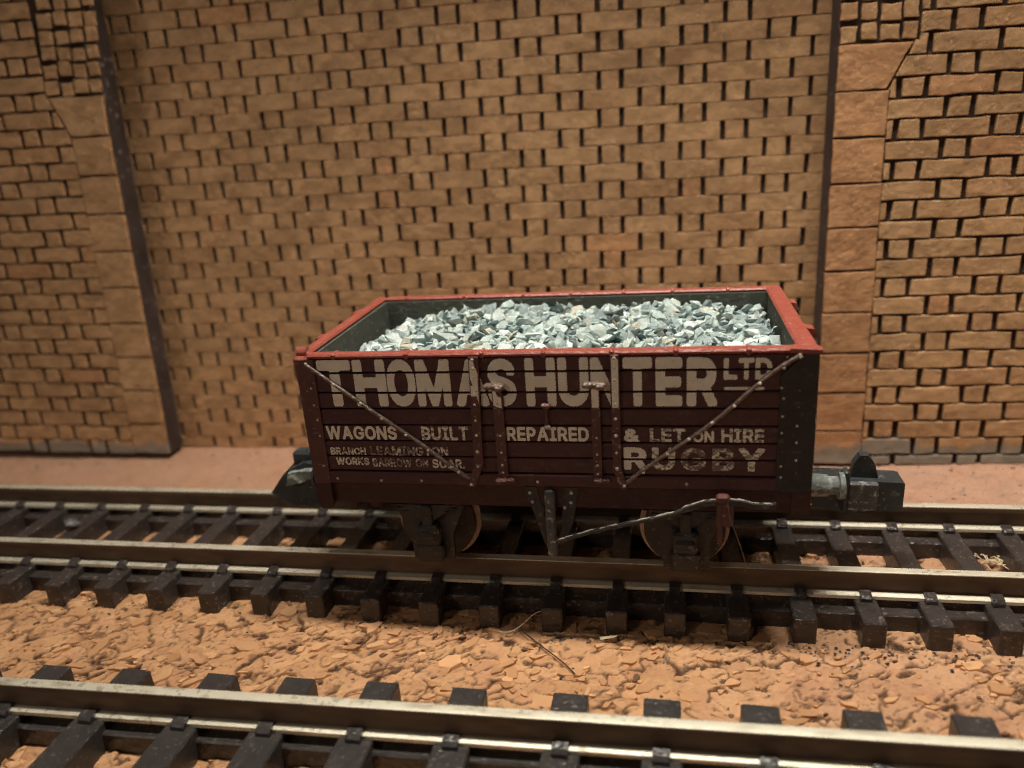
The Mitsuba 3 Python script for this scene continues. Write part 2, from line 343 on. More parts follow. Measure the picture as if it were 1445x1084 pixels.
# recessed panel between the piers
PANEL = Plane([-42.0535, 30.6090, 40.5094], [-.05043, .01133, .01459])
def build_panel():
    r = np.random.default_rng(21); a, b = PER*.9756, ROW*.9865
    w = thing('brick_wall', 'recessed brown brick wall behind the red wagon, set back between two piers', 'wall', 'brick walls behind the track')
    put('wall_core', PANEL.mesh(cbox(-13, 80, .30, 2.2, -44.6, 14.0, .02)), 'burnt_board', w)
    rows = []
    for (row, u0, u1, v0, v1) in bond(-2, 10, -7, 26, a, b, .47, .085):
        u0, u1, v0, v1 = max(u0, -12), min(u1, 79), max(v0, -44.5), v1
        if u1-u0 < .3 or v1-v0 < .3: continue
        uc = (u0+u1)/2
        hidden = row < -2 or uc < -6 or uc > 65 or (row >= 14 and 15 < uc < 58) or (row >= 19 and 8 < uc)
        rows.append((hidden, row, u0, u1, v0, v1))
    rows.sort(key=lambda t: (t[0], t[1])); rest = []; n = 0
    for hidden, row, u0, u1, v0, v1 in rows:
        m = PANEL.mesh(slab(sbox(u0, v0, u1, v1), r, depth=.3, cham=.045, seg=1.7, jit=.04, lift=.02))
        if not hidden and n < 300: n += 1; put('brick', m, bclass(r), w)
        else: rest.append(m)
    put('brick_courses', cat(rest), 'brick_board_0', w, kind='stuff')
build_panel()

def build_pier(pl, side, label, seed):
    """side -1: the left pier (opening on its right), +1: the right pier"""
    r = np.random.default_rng(seed); w = thing('brick_wall', label, 'wall', 'brick walls behind the track')
    if side < 0:
        edge, inner, bot, top = 10.45, 5.95, -4.33, 56.0
        qj = [-4.33]+[-.45+4.06*k for k in range(9)]
        spring = Polygon([(6.05, 32.12), (10.42, 32.12), (10.6, 36.05), (4.2, 36.1)])
        u_lo, u_hi, vtop = -34, edge, 36.1
        rows = bond(-5, 3, -3, 32, PER, ROW, .54, .25, s=1)
        ring = [(edge-6.3, edge-4.75), (edge-4.4, edge-3.05), (edge-2.75, edge-1.3), (edge-1.0, edge+.25)]
        skew = lambda v: (v-37)*.115
    else:
        edge, inner, bot, top = -9.44, -4.95, -41.2, 19.0
        qj = [-41.2]+[-37.62+4.03*k for k in range(9)]
        spring = Polygon([(-9.44, -5.35), (-5.15, -5.35), (-3.15, -1.55), (-9.44, -1.5)])
        u_lo, u_hi, vtop = edge, 30, -1.5
        rows = bond(-3, 5, -10, 24, PER, ROW, .54, .25)
        ring = [(edge, edge+1.45), (edge+1.78, edge+3.1), (edge+3.4, edge+5.05), (edge+5.3, edge+6.5)]
        skew = lambda v: 0.0
    lo, hi = min(edge, -34 if side < 0 else edge), max(edge, 30 if side > 0 else edge)
    put('wall_core', pl.mesh(cbox(lo, hi, .34, 3.05, bot, top, .03)), 'burnt_board', w)
    je = edge if side < 0 else edge-.03
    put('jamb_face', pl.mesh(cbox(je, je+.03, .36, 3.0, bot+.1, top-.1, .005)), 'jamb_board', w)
    put('wall_foot', pl.mesh(cbox(lo+.3, hi-.3, .9, 2.9, bot-.6, bot+.1, .03)), 'burnt_board', w)
    rlo, rhi = min(x[0] for x in ring)-.15, max(x[1] for x in ring)+.15
    block = unary_union([sbox(min(edge, inner)-.1, bot-5, max(edge, inner)+.1, vtop-3.9), spring.buffer(.16, join_style=2),
                         sbox(rlo-.12, vtop, rhi+6, top+9) if side < 0 else sbox(rlo-6, vtop, rhi+.12, top+9)])
    for (row, u0, u1, v0, v1) in rows:
        g = sbox(max(u0, lo), max(v0, bot), min(u1, hi), min(v1, top)) if min(u1, hi) > max(u0, lo) and v1 > bot else None
        if g is None: continue
        g = g.difference(block)
        for q in getattr(g, 'geoms', [g]):
            if q.is_empty or q.area < .15: continue
            q = q.simplify(.02)
            if len(q.exterior.coords) < 4: continue
            put('brick', pl.mesh(slab(q, r, jit=.075)), bclass(r), w)
    for a, b in zip(qj, qj[1:]):
        if b > vtop-3.8: b = vtop-4.0
        g = sbox(min(edge, inner)+.02, a+.12, max(edge, inner)-.02, b-.12)
        put('quoin_stone', pl.mesh(slab(g, r, seg=1.3, jit=.05, lift=.05)), 'brick_board_%d' % (3 if side > 0 else r.choice([0, 2])), w)
    put('springer_stone', pl.mesh(slab(spring.buffer(-.05, join_style=2), r, seg=1.2, jit=.05)), 'brick_board_%d' % (3 if side > 0 else 2), w)
    v = vtop+.28
    while v < top-1:
        for i, (a, b) in enumerate(ring):
            d = r.uniform(-.1, .1)+.12*math.sin(i*2.1+v*1.3); sk = skew(v)
            g = sbox(a+.05+sk+r.uniform(-.08, .08), v+d, b-.05+sk+r.uniform(-.08, .08), v+1.28+d+r.uniform(-.08, .08))
            put('arch_brick', pl.mesh(slab(g, r, seg=.8, jit=.07)), bclass(r), w)
        v += 1.62
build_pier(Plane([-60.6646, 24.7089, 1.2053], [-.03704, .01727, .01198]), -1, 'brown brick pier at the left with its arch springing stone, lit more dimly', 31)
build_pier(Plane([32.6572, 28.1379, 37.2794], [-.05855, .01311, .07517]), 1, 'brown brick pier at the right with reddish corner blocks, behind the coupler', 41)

# ------------------------------------------------------------------ railway tracks
def rail_mesh(x0, x1):
    prof = [(-.37, -.12), (-.33, -.03), (-.25, 0), (.25, 0), (.33, -.03), (.37, -.12), (.37, -.46), (.17, -.60), (.17, -1.52), (.30, -1.62), (.76, -1.74), (.78, -1.98),
            (-.78, -1.98), (-.76, -1.74), (-.30, -1.62), (-.17, -1.52), (-.17, -.60), (-.37, -.46)]
    pg = Polygon(prof); m = trimesh.creation.extrude_polygon(pg, 1.0, engine='earcut'); v = m.vertices
    m.vertices = np.c_[x0+(x1-x0)*v[:, 2], v[:, 0], v[:, 1]]; m.fix_normals(); return m
def placed(m, yaw, off):
    m = m.copy(); c, s = math.cos(yaw), math.sin(yaw); v = np.asarray(m.vertices)
    m.vertices = np.c_[v[:, 0]*c-v[:, 1]*s+off[0], v[:, 0]*s+v[:, 1]*c+off[1], v[:, 2]+off[2]]; return m
def chair_mesh(x, y, w, r, glint=False):
    """clip over both flanges of the rail, sitting on the sleeper"""
    t = -1.42+r.uniform(-.06, .06)
    def clip(q): return hull([(x+a*w/2, y+q*b, z) for a in (-1, 1) for b, z in ((1.16, -2.02), (1.10, -1.74), (.92, t-.12), (.34, t), (.34, -2.02))]+[(x+a*w*.36, y+q*1.14, -1.72) for a in (-1, 1)])
    a, b = clip(-1), clip(1)
    c = cbox(x-w*.5, x+w*.5, y-1.3, y+1.3, -2.12, -1.99, .03)
    return cat([a, b, c])
def build_track(label, xs, wid, yc, yaw, x_rail, mate, seed, half=8.5, gauge=4.95, chair=.78, web=False, skew=0.0):
    r = np.random.default_rng(seed); t = thing('railway_track', label, 'railway track', 'model railway tracks')
    off = (0, yc, 0)
    for s in (1, -1): put('rail', placed(cat([rail_mesh(*x_rail)]), yaw, (0, yc+s*gauge, 0)), 'rail_steel', t, smooth=35)
    for x in xs:
        x = x+r.uniform(-.05, .05); e = r.uniform(-.12, .12, 2); sk = skew+r.normal(0, .006)
        m = cbox(-wid/2, wid/2, -half+e[0], half+e[1], GZ-.1, -2.0, .10)
        m = m.subdivide().subdivide(); m = roughen(m, .035, .9, int(r.integers(999)))
        k = put('sleeper', placed(m, sk, (x, yc+yaw*x, 0)), mate, t, smooth=40)
        for s in (1, -1):
            put('rail_chair', placed(chair_mesh(0, s*gauge, chair, r), sk, (x-sk*s*0, yc+yaw*x, 0)), mate, k)
    if web:
        for s in (1, -1): put('web_strip', placed(cbox(x_rail[0], x_rail[1], -web, web, GZ-.1, -2.62, .1), yaw, (0, yc+s*gauge, 0)), mate, t)
back = [-42.3, -37.55, -32.9, -28.2, -23.6, -19.0, -14.4, -9.8, -5.1, -.35, 4.3, 8.6, 13.0, 17.45, 21.75, 26.0, 30.3, 34.6, 39.0]
back = [-42.3-4.7*k for k in range(8, 0, -1)]+back
build_track('silver railed track under the red wagon, nearer to the brick walls', back, 1.55, 4.82, .0033, (-95, 62), 'sleeper_black', 51, web=1.65)
frontx = [-46.2, -40.2, -34.15, -28.0, -21.65, -15.95, -10.2, -4.35, 1.95, 7.55, 13.2, 19.0, 24.9, 30.8, 36.6]
build_track('silver railed track in the foreground, cut off by the bottom of the picture', frontx, 2.2, -16.42-4.95, .0178, (-60, 50), 'sleeper_grey', 52, half=9.05, chair=.95, web=1.2, skew=-.01)

# ------------------------------------------------------------------ the wagon
YC = 4.95; FY = -3.72                                   # centre line and the front face of the planked side
W = thing('goods_wagon', 'maroon open goods wagon loaded with grey stone, lettered THOMAS HUNTER LTD on its side', 'railway wagon')
PL = [17.30, 16.28, 14.83, 13.64, 12.43, 11.24, 10.06, 8.88, 7.92]
XL, XR = -17.05, 17.05
def mirror(m):                                          # front side -> rear side
    m = m.copy(); v = np.asarray(m.vertices).copy(); v[:, 1] = 2*YC-v[:, 1]; m.vertices = v; m.faces = np.asarray(m.faces)[:, ::-1]; return m
def letter_poly(ch, fat=.42, bold=True):
    m = meshkit.text_mesh(ch, 10.0, 1.0, bold)
    tri = m.vertices[m.faces]; top = tri[(np.abs(tri[:, :, 2]-1.0) < 1e-6).all(1)][:, :, :2]
    return unary_union([Polygon(t).buffer(1e-4) for t in top]).buffer(fat, join_style=2)
def fit(poly, x0, x1, z0, z1):
    from shapely import affinity
    a, b, c, d = poly.bounds
    return affinity.affine_transform(poly, [(x1-x0)/(c-a), 0, 0, (z1-z0)/(d-b), x0-a*(x1-x0)/(c-a), z0-b*(z1-z0)/(d-b)])
STRAPS = [Polygon([(-4.76, 17.38), (-4.12, 17.38), (-4.40, 9.6), (-5.10, 7.9), (-5.62, 8.0), (-5.0, 9.6)]),
          Polygon([(4.50, 17.38), (5.06, 17.38), (5.02, 9.5), (5.40, 8.05), (5.0, 7.95), (4.50, 9.4)])]
HINGES = [sbox(-3.36, 8.7, -2.70, 15.3), sbox(3.18, 8.75, 3.76, 15.2)]
strapu = unary_union(STRAPS+HINGES)
def letter(poly, matn, side):
    ms = []
    for a, b in zip(PL, PL[1:]):
        g = poly.intersection(sbox(-20, b+.085, 20, a-.085)).difference(strapu.buffer(.05))
        ms.append(prism_y(g, FY-.035, FY+.05) if not g.is_empty else None)
    for st in STRAPS+HINGES:
        g = poly.intersection(st.buffer(-.06))
        if not g.is_empty: ms.append(prism_y(g, FY-.315, FY-.2))
    ms = [m for m in ms if m is not None]
    if ms: put('letter', cat(ms), matn, side)
def word(text, x0, x1, z0, z1, matn, side, widths=None):
    """letters of one word spread over x0..x1"""
    ps = [letter_poly(c, .28) for c in text]
    bw = [(p.bounds[2]-p.bounds[0]) for p in ps]; gap = 1.0
    tot = sum(bw)+gap*(len(ps)-1); s = (x1-x0)/tot; x = x0
    for c, p, w_ in zip(text, ps, bw):
        letter(fit(p, x, x+w_*s, z0 if c != '.' else z0, z1 if c != '.' else z0+(z1-z0)*.2), matn, side); x += (w_+gap)*s
def dome(x, y, z, r, seed=0, axis=-1):
    a = np.linspace(0, 2*np.pi, 9)[:-1]
    return hull(np.vstack([np.c_[x+r*np.cos(a), a*0+y+.02, z+r*np.sin(a)], np.c_[x+.75*r*np.cos(a+.3), a*0+y-r*.5, z+.75*r*np.sin(a+.3)], [[x, y-r*.72, z]]]))

def build_side(front):
    tr = (lambda m: m) if front else mirror
    r = np.random.default_rng(61 if front else 62)
    sd = put('side', tr(cbox(XL+.1, XR-.1, FY+.32, FY+.95, 7.0, 17.32, .02)), 'inside_grey', W,
             label=None)
    for i, (a, b) in enumerate(zip(PL, PL[1:])):
        g = .055
        m = cbox(XL+.08, XR-.08, FY, FY+.36, b+g, a-g, .05)
        if i == 7: m = cbox(XL+.05, XR-.05, FY-.10, FY+.36, b, a-g, .08)
        m = m.subdivide().subdivide().subdivide(); m = roughen(m, .018, .7, 70+i)
        put('plank', tr(m), 'maroon', sd, smooth=30)
    # red capping strip with clips
    for_cap = roughen(cbox(XL+.75, XR-.1, FY-.12, FY+.80, 17.32, 17.62, .13).subdivide().subdivide().subdivide(), .03, .6, 3)
    put('capping_strip', tr(for_cap), 'cap_red', sd, smooth=35)
    for x in (-14.3, -9.1, -3.9, .2, 4.6, 8.6, 13.0):
        put('cap_clip', tr(cbox(x-.17, x+.17, FY-.18, FY+.84, 17.24, 17.70, .1)), 'cap_red', sd)
    if not front: return
    for st in STRAPS:
        put('strapping', prism_y(st, FY-.30, FY+.02), 'strap_maroon', sd)
    for hg in HINGES:
        put('hinge_strap', prism_y(hg, FY-.28, FY+.02), 'strap_maroon', sd)
    # latches at the top and feet of the hinge straps
    for (x0, x1, z, d) in ((-3.86, -2.45, 15.35, 1.0), (2.66, 4.22, 15.38, .9)):
        m = cat([cbox(x0, x1, FY-d*.75, FY-.1, z-.12, z+.24, .13), cbox(x0+.3, x0+.75, FY-d, FY-.3, z-.05, z+.30, .12), cbox(x1-.65, x1-.1, FY-d*.9, FY-.3, z-.22, z+.16, .12)])
        put('door_latch', roughen(m.subdivide().subdivide(), .07, 1.6, 5), 'brace_brown', sd, smooth=50)
    for (x0, x1, z) in ((-3.75, -2.25, 8.55), (3.0, 4.3, 8.66)):
        put('door_hinge', roughen(cat([cbox(x0+.2, x1-.5, FY-.75, FY, z-.16, z+.14, .1), cbox(x0+.3, x1, FY-.45, FY-.05, z-.28, z+.06, .1)]).subdivide().subdivide(), .05, 1.7, 6), 'strap_maroon', sd, smooth=50)
    put('door_peg', roughen(cat([tube([(.17, FY-.12, 14.0), (.2, FY-.14, 13.2), (.18, FY-.12, 12.45)], .13, 7), cbox(-.12, .5, FY-.45, FY-.02, 13.75, 14.1, .12)]).subdivide(), .04, 2, 8), 'strap_maroon', sd, smooth=50)
    put('door_peg', cbox(-.02, .42, FY-.32, FY, 12.28, 12.55, .1), 'rivet_pale', sd)
    # diagonal braces
    for pts in ([(-16.42, 16.95), (-14.5, 15.49), (-11.3, 12.99), (-8.25, 10.63), (-6.3, 9.05), (-5.25, 8.35)], [(16.16, 17.22), (13.7, 15.4), (11.09, 12.95), (8.06, 10.55), (5.25, 8.2)]):
        P3 = [(x+r.uniform(-.03, .03), FY-.12, z+r.uniform(-.03, .03)) for x, z in pts]
        m = tube(spline(P3, 40), np.full(40, .155)+r.uniform(-.02, .02, 40), 8)
        v = m.vertices; v[:, 1] = FY-.06+(v[:, 1]-FY+.12)*1.25; m.vertices = v
        put('diagonal_brace', m, 'brace_brown' if pts[0][0] < 0 else 'brace_brown', sd, smooth=60)
    # corner plates
    put('corner_plate', prism_y(Polygon([(-17.12, 17.28), (-15.80, 17.28), (-15.85, 12), (-15.9, 7.9), (-17.12, 7.9)]), FY-.12, FY+.3), 'strap_maroon', sd)
    put('corner_plate', prism_y(Polygon([(14.95, 15.9), (16.35, 17.28), (17.12, 17.28), (17.12, 7.9), (14.9, 7.9)]), FY-.14, FY+.3), 'corner_black', sd)
    rv = [(-16.22, 15.21), (-16.21, 13.96), (-16.12, 12.85), (-16.14, 11.64), (-16.2, 9.3)]
    rv2 = [(15.27, 17.05), (15.01, 15.1), (15.15, 14.39), (15.14, 13.2), (15.13, 12.06), (15.19, 10.77), (15.17, 9.74), (15.2, 8.97), (16.06, 14.9), (16.05, 13.8), (16.03, 12.54), (16.05, 11.4), (16.07, 10.17), (16.09, 9.27)]
    rv3 = [(-4.5, 17.2), (-4.52, 16.6), (-4.54, 16.0), (-4.56, 14.82), (-4.6, 14.06), (-4.64, 12.9), (-4.66, 11.83), (-4.7, 10.6), (-4.75, 9.5), (-5.35, 8.1)]
    rv4 = [(4.76, 17.2), (4.76, 16.55), (4.76, 15.73), (4.76, 14.86), (4.75, 14.09), (4.75, 13.06), (4.74, 11.85), (4.74, 10.64), (4.76, 9.48), (5.2, 8.2)]
    rv5 = [(-3.03, 14.1), (-3.03, 11.8), (-3.03, 10.55), (-3.03, 9.6), (-3.03, 9.05), (3.47, 11.7), (3.47, 10.5), (3.47, 9.7), (3.47, 9.05)]
    for x, z in rv: put('rivet', dome(x, FY-.12, z, .10), 'rivet_pale', sd)
    for x, z in rv2: put('rivet', dome(x, FY-.14, z, .095), 'strap_maroon' if r.uniform() < .5 else 'rivet_pale', sd)
    for x, z in rv3+rv4: put('rivet', dome(x, FY-.30, z, .115+r.uniform(-.02, .03)), 'rivet_pale', sd)
    for x, z in rv5: put('rivet', dome(x, FY-.28, z, .10), 'rivet_pale', sd)
    for x, z in ((-16.3, 17.0), (-14.5, 15.49), (-12.72, 14.12), (-11.32, 12.99), (-9.71, 11.78), (-8.25, 10.63), (-6.72, 9.38), (-6.2, 9.0), (16.04, 17.1), (15.09, 16.41), (13.7, 15.4), (12.2, 13.9), (10.86, 12.76), (9.41, 11.6), (8.06, 10.55), (6.48, 9.2)):
        put('rivet', roughen(dome(x, FY-.22, z, .13).subdivide(), .04, 3, int(r.integers(99))), 'rivet_pale', sd)
    for x, z in ((-15.3, 8.3), (-12.0, 8.2), (-.7, 8.3), (9.3, 8.35), (-9, 8.25)): put('rivet', dome(x, FY-.10, z, .12), 'rivet_pale', sd)
    # lettering, printed cream
    for c, x0, x1, z1 in (('T', -15.62, -13.17, 17.24), ('H', -13.03, -10.72, 17.23), ('O', -10.66, -8.66, 17.21), ('M', -8.58, -6.2, 17.19), ('A', -5.88, -3.62, 17.18),
                          ('S', -3.66, -1.72, 17.2), ('H', -1.08, .91, 17.2), ('U', 1.08, 3.07, 17.2), ('N', 3.2, 5.0, 17.18), ('T', 5.27, 7.12, 17.16), ('E', 7.33, 9.0, 17.14), ('R', 9.27, 11.16, 17.12)):
        letter(fit(letter_poly(c), x0, x1, 13.84, z1), 'print_cream', sd)
    for c, x0, x1 in (('L', 11.52, 12.35), ('T', 12.42, 13.35), ('D', 13.42, 14.42)): letter(fit(letter_poly(c), x0, x1, 15.62, 17.03), 'print_cream', sd)
    letter(sbox(11.58, 14.93, 13.97, 15.12), 'print_cream', sd)
    word('WAGONS', -15.66, -10.43, 11.34, 12.36, 'print_cream', sd); word('BUILT', -8.63, -5.3, 11.34, 12.34, 'print_worn', sd)
    word('REPAIRED', -2.62, 2.94, 11.33, 12.34, 'print_cream', sd); letter(fit(letter_poly('&'), 5.25, 6.25, 11.33, 12.25), 'print_cream', sd)
    word('LET', 6.93, 9.2, 11.34, 12.28, 'print_worn', sd); word('ON', 9.68, 11.0, 11.34, 12.12, 'print_cream', sd); word('HIRE', 11.45, 14.1, 11.34, 12.28, 'print_worn', sd)
    word('BRANCH', -15.56, -12.9, 10.14, 10.72, 'print_worn', sd); word('LEAMINGTON', -12.55, -6.85, 10.14, 10.82, 'print_faint', sd)
    word('WORKS', -15.24, -12.75, 9.35, 9.93, 'print_worn', sd); word('BARROW', -12.5, -9.6, 9.24, 9.9, 'print_faint', sd); word('ON', -9.3, -8.4, 9.24, 9.9, 'print_faint', sd); word('SOAR.', -8.1, -5.75, 9.2, 9.9, 'print_worn', sd)
    for c, x0, x1, mt in (('R', 5.2, 6.75, 'print_cream'), ('U', 7.05, 8.55, 'print_worn'), ('G', 8.9, 10.5, 'print_faint'), ('B', 10.9, 12.3, 'print_faint'), ('Y', 12.55, 14.18, 'print_worn')):
        letter(fit(letter_poly(c), x0, x1, 9.3, 10.93), mt, sd)
build_side(True); build_side(False)

def build_end(s):
    """s -1: left end, +1: right end"""
    X0 = (XL, XR)[s > 0]; fl = lambda a, b: (min(X0+a*s, X0+b*s), max(X0+a*s, X0+b*s))
    e = put('end', cbox(*fl(-.95, -.3), FY+.9, 2*YC-FY-.9, 7.0, 17.32, .02), 'inside_grey', W)
    for i, (a, b) in enumerate(zip(PL, PL[1:])):
        put('plank', cbox(*fl(-.36, 0), FY+.3, 2*YC-FY-.3, b+.055, a-.055, .05), 'maroon', e)
    wd = .62 if s < 0 else .98
    cap = cbox(*fl(-wd-.15, .12), FY+.35 if s > 0 else FY+.5, 2*YC-FY-.1, 17.32, 17.64, .14).subdivide().subdivide().subdivide()
    put('capping_strip', roughen(cap, .035, .6, 11), 'cap_red', e, smooth=35)
    if s < 0:
        put('corner_post', roughen(cbox(-17.32, -16.42, FY-.1, FY+.85, 16.6, 17.42, .14).subdivide().subdivide(), .03, .9, 2), 'cap_red', e, smooth=40)
        put('corner_post', roughen(cat([cyl_x(FY+.75, 17.60, -17.2, -16.5, .38, 12)]).subdivide(), .03, .9, 4), 'cap_red', e, smooth=50)
    else:
        put('corner_post', roughen(hull([(15.4, FY-.12, 17.62), (17.3, FY-.14, 17.50), (17.3, FY+.5, 17.56), (16.2, FY+.95, 17.72), (15.4, FY+.3, 17.66), (15.4, FY-.12, 17.32), (17.3, FY-.14, 17.25), (17.3, FY+.5, 17.2), (16.2, FY+.9, 17.2)]).subdivide().subdivide(), .02, .9, 4), 'cap_red', e, smooth=40)
    for y in (YC-3.6, YC+3.6):                           # wooden stanchions
        put('stanchion', cbox(*fl(-.05, .62), y-.55, y+.55, 6.4, 17.0, .15), 'maroon', e)
        put('stanchion_cap', roughen(hull([(X0-.1*s, y-.62, 17.62), (X0-.1*s, y+.62, 17.62), (X0+.55*s, y-.55, 17.5), (X0+.55*s, y+.4, 17.5), (X0+.72*s, y-.55, 17.0), (X0+.72*s, y+.4, 17.0), (X0-.1*s, y-.62, 16.9), (X0-.1*s, y+.62, 16.9)]).subdivide(), .05, 1, 5), 'cap_red', e, smooth=40)
build_end(-1); build_end(1)
put('floor', cbox(XL+.9, XR-.9, FY+.9, 2*YC-FY-.9, 7.0, 7.8, .05), 'underframe', W)
for f in (True, False):
    tr = (lambda m: m) if f else mirror
    put('solebar', tr(roughen(cbox(-16.6, 16.6, FY+.28, FY+1.5, 6.15, 7.95, .1).subdivide().subdivide().subdivide(), .03, .5, 9)), 'underframe', W, smooth=30)
for s in (-1, 1):
    put('headstock', roughen(hull([(s*17.15, FY-.06, 8.2), (s*15.95, FY-.06, 8.2), (s*17.15, FY-.06, 6.3 if s > 0 else 6.0), (s*16.8, FY-.06, 5.75 if s < 0 else 6.25), (s*16.1, FY-.06, 5.9 if s < 0 else 6.1), (s*15.95, FY-.06, 6.4),
                                   (s*17.15, 13.4, 8.2), (s*15.95, 13.4, 8.2), (s*17.15, 13.4, 6.2), (s*15.95, 13.4, 6.2)]).subdivide().subdivide(), .03, .7, 3), 'underframe', W, smooth=35)
for x, z in ((-14.6, 5.9), (-12.9, 6.0)):
    put('brake_block', roughen(cbox(x-.45, x+.35, FY+.4, FY+1.1, z-.35, z+.5, .18), .08, 1, 4), 'underframe', W)
# wheels and axle guards
def ring_y(x, z, y0, y1, ro, ri, n=40):
    a = np.arange(n)*2*np.pi/n; c, s_ = np.cos(a), np.sin(a)
    V = np.vstack([np.c_[x+ro*c, a*0+y0, z+ro*s_], np.c_[x+ri*c, a*0+y0, z+ri*s_], np.c_[x+ri*c, a*0+y1, z+ri*s_], np.c_[x+ro*c, a*0+y1, z+ro*s_]]); F = []
    for i in range(n):
        j = (i+1) % n
        for k in range(4): p, q = k*n, ((k+1) % 4)*n; F += [(p+i, q+i, q+j), (p+i, q+j, p+j)]
    return tm(V, F)
for x in (-9.25, 9.25):
    ws = put('axle', cyl_y(x, 3.0, -1.4, 11.3, .5, 12), 'axle_dark', W)
    for s in (-1, 1):
        y = YC+s*4.95
        put('wheel', cyl_y(x, 3.0, y-.45*s, y+.5*s, 2.9, 40), 'axle_dark', ws, smooth=30)
        put('wheel_tyre', ring_y(x, 3.0, y+.1, y+.42, 3.22, 2.85) if s < 0 else ring_y(x, 3.0, y-.42, y-.1, 3.22, 2.85), 'tyre_brown', ws, smooth=30)
        tr = (lambda m: m) if s < 0 else mirror
        gy = -2.5
        poly = Polygon([(x-2.7, 6.4), (x+2.8, 6.4), (x+2.5, 5.0), (x+1.7, 3.2), (x+1.65, 1.05), (x-1.5, 1.0), (x-1.6, 3.2), (x-2.4, 5.0)])
        ag = put('axle_guard', tr(prism_y(poly, gy+.15, gy+.5)), 'axle_dark', W)
        put('axle_box', tr(roughen(cat([cbox(x-.85, x+.85, gy-.75, gy+.2, 2.55, 4.2, .18), cbox(x-.7, x+.7, gy-.98, gy-.5, 3.0, 3.7, .2), cbox(x-1.0, x+1.0, gy-.55, gy+.2, 1.1, 2.5, .12)]).subdivide().subdivide(), .04, 1, 6)), 'axle_dark', ag, smooth=35)
        for j in range(4):
            L = 2.9-.6*j; zz = 5.5-.27*j
            put('leaf_spring', tr(hull([(x-L, gy-.35, zz+.30), (x+L, gy-.35, zz+.30), (x-L, gy+.1, zz+.30), (x+L, gy+.1, zz+.30), (x-.5, gy-.35, zz-.15), (x+.5, gy-.35, zz-.15), (x-.5, gy+.1, zz-.15), (x+.5, gy+.1, zz-.15)])), 'axle_dark', ag)
        put('spring_buckle', tr(cbox(x-.38, x+.38, gy-.6, gy+.2, 4.1, 5.75, .1)), 'axle_dark', ag)
# brake gear on the near side
put('brake_hanger', roughen(prism_y(Polygon([(-1.75, 7.75), (-.85, 7.75), (-.05, 3.5), (.15, 2.5), (-.2, 2.5), (-.6, 3.6)]), -3.5, -3.2).subdivide().subdivide(), .04, 1, 2), 'axle_dark', W)
put('brake_hanger', roughen(prism_y(Polygon([(1.05, 7.75), (2.05, 7.75), (1.6, 5.0), (.85, 3.4), (.3, 2.6), (.1, 2.9), (.75, 4.6)]), -3.5, -3.2).subdivide().subdivide(), .04, 1, 3), 'axle_dark', W)
put('brake_hanger', roughen(cbox(-.28, .40, -3.95, -3.5, 2.5, 7.7, .12).subdivide().subdivide(), .05, 1, 4), 'hanger_grey', W, smooth=40, label='grey scuffed upright bar of the brake gear')
for x, z in ((-1.35, 7.3), (-1.2, 6.6), (1.55, 7.35), (1.5, 6.6), (1.05, 6.2)): put('rivet', dome(x, -3.5, z, .14), 'rivet_pale', W)
lev = spline([(.45, -4.15, 3.92), (2.67, -4.15, 4.72), (5.1, -4.15, 5.42), (7.48, -4.15, 6.06), (8.87, -4.15, 6.55), (10.02, -4.15, 7.05), (10.9, -4.15, 7.26), (12.0, -4.15, 7.36), (13.39, -4.15, 7.14), (14.94, -4.15, 7.14)], 60)
lv = []
for (a, b, c) in lev:
    hgt = .36 if a > 9 else .20
    lv.append((a, c+.02*math.sin(a*5)+.015*math.sin(a*11+1), hgt))
up = [(a, c+h/2-.05) for a, c, h in lv]; dn = [(a, c-h/2-.05) for a, c, h in lv][::-1]
put('brake_lever', roughen(prism_y(Polygon(up+dn), -4.35, -3.98).subdivide(), .012, 2.5, 3), 'axle_dark', W, label='thin brake lever with pale dust along its top edge')
put('dust', tube([(a, -4.16, c+h/2-.02) for a, c, h in lv], [.05+.012*math.sin(i*.9) for i in range(60)], 5), 'lever_dust', W+'__brake_lever')
put('lever_guide', roughen(cat([cbox(11.3, 11.62, -4.3, -3.4, 4.0, 7.6, .08), cbox(11.2, 12.3, -4.25, -4.0, 5.4, 7.2, .1), cbox(11.15, 12.0, -4.55, -3.95, 7.3, 7.85, .15)]).subdivide(), .07, 1.3, 4), 'strap_maroon', W)
put('guide_wire', tube(spline([(11.9, -4.5, 7.5), (12.0, -4.52, 6.5), (12.4, -4.3, 5.2), (12.9, -4.0, 3.6), (13.2, -3.6, 2.3), (13.2, -3.4, 1.5)], 30), .032, 5), 'brace_brown', W)
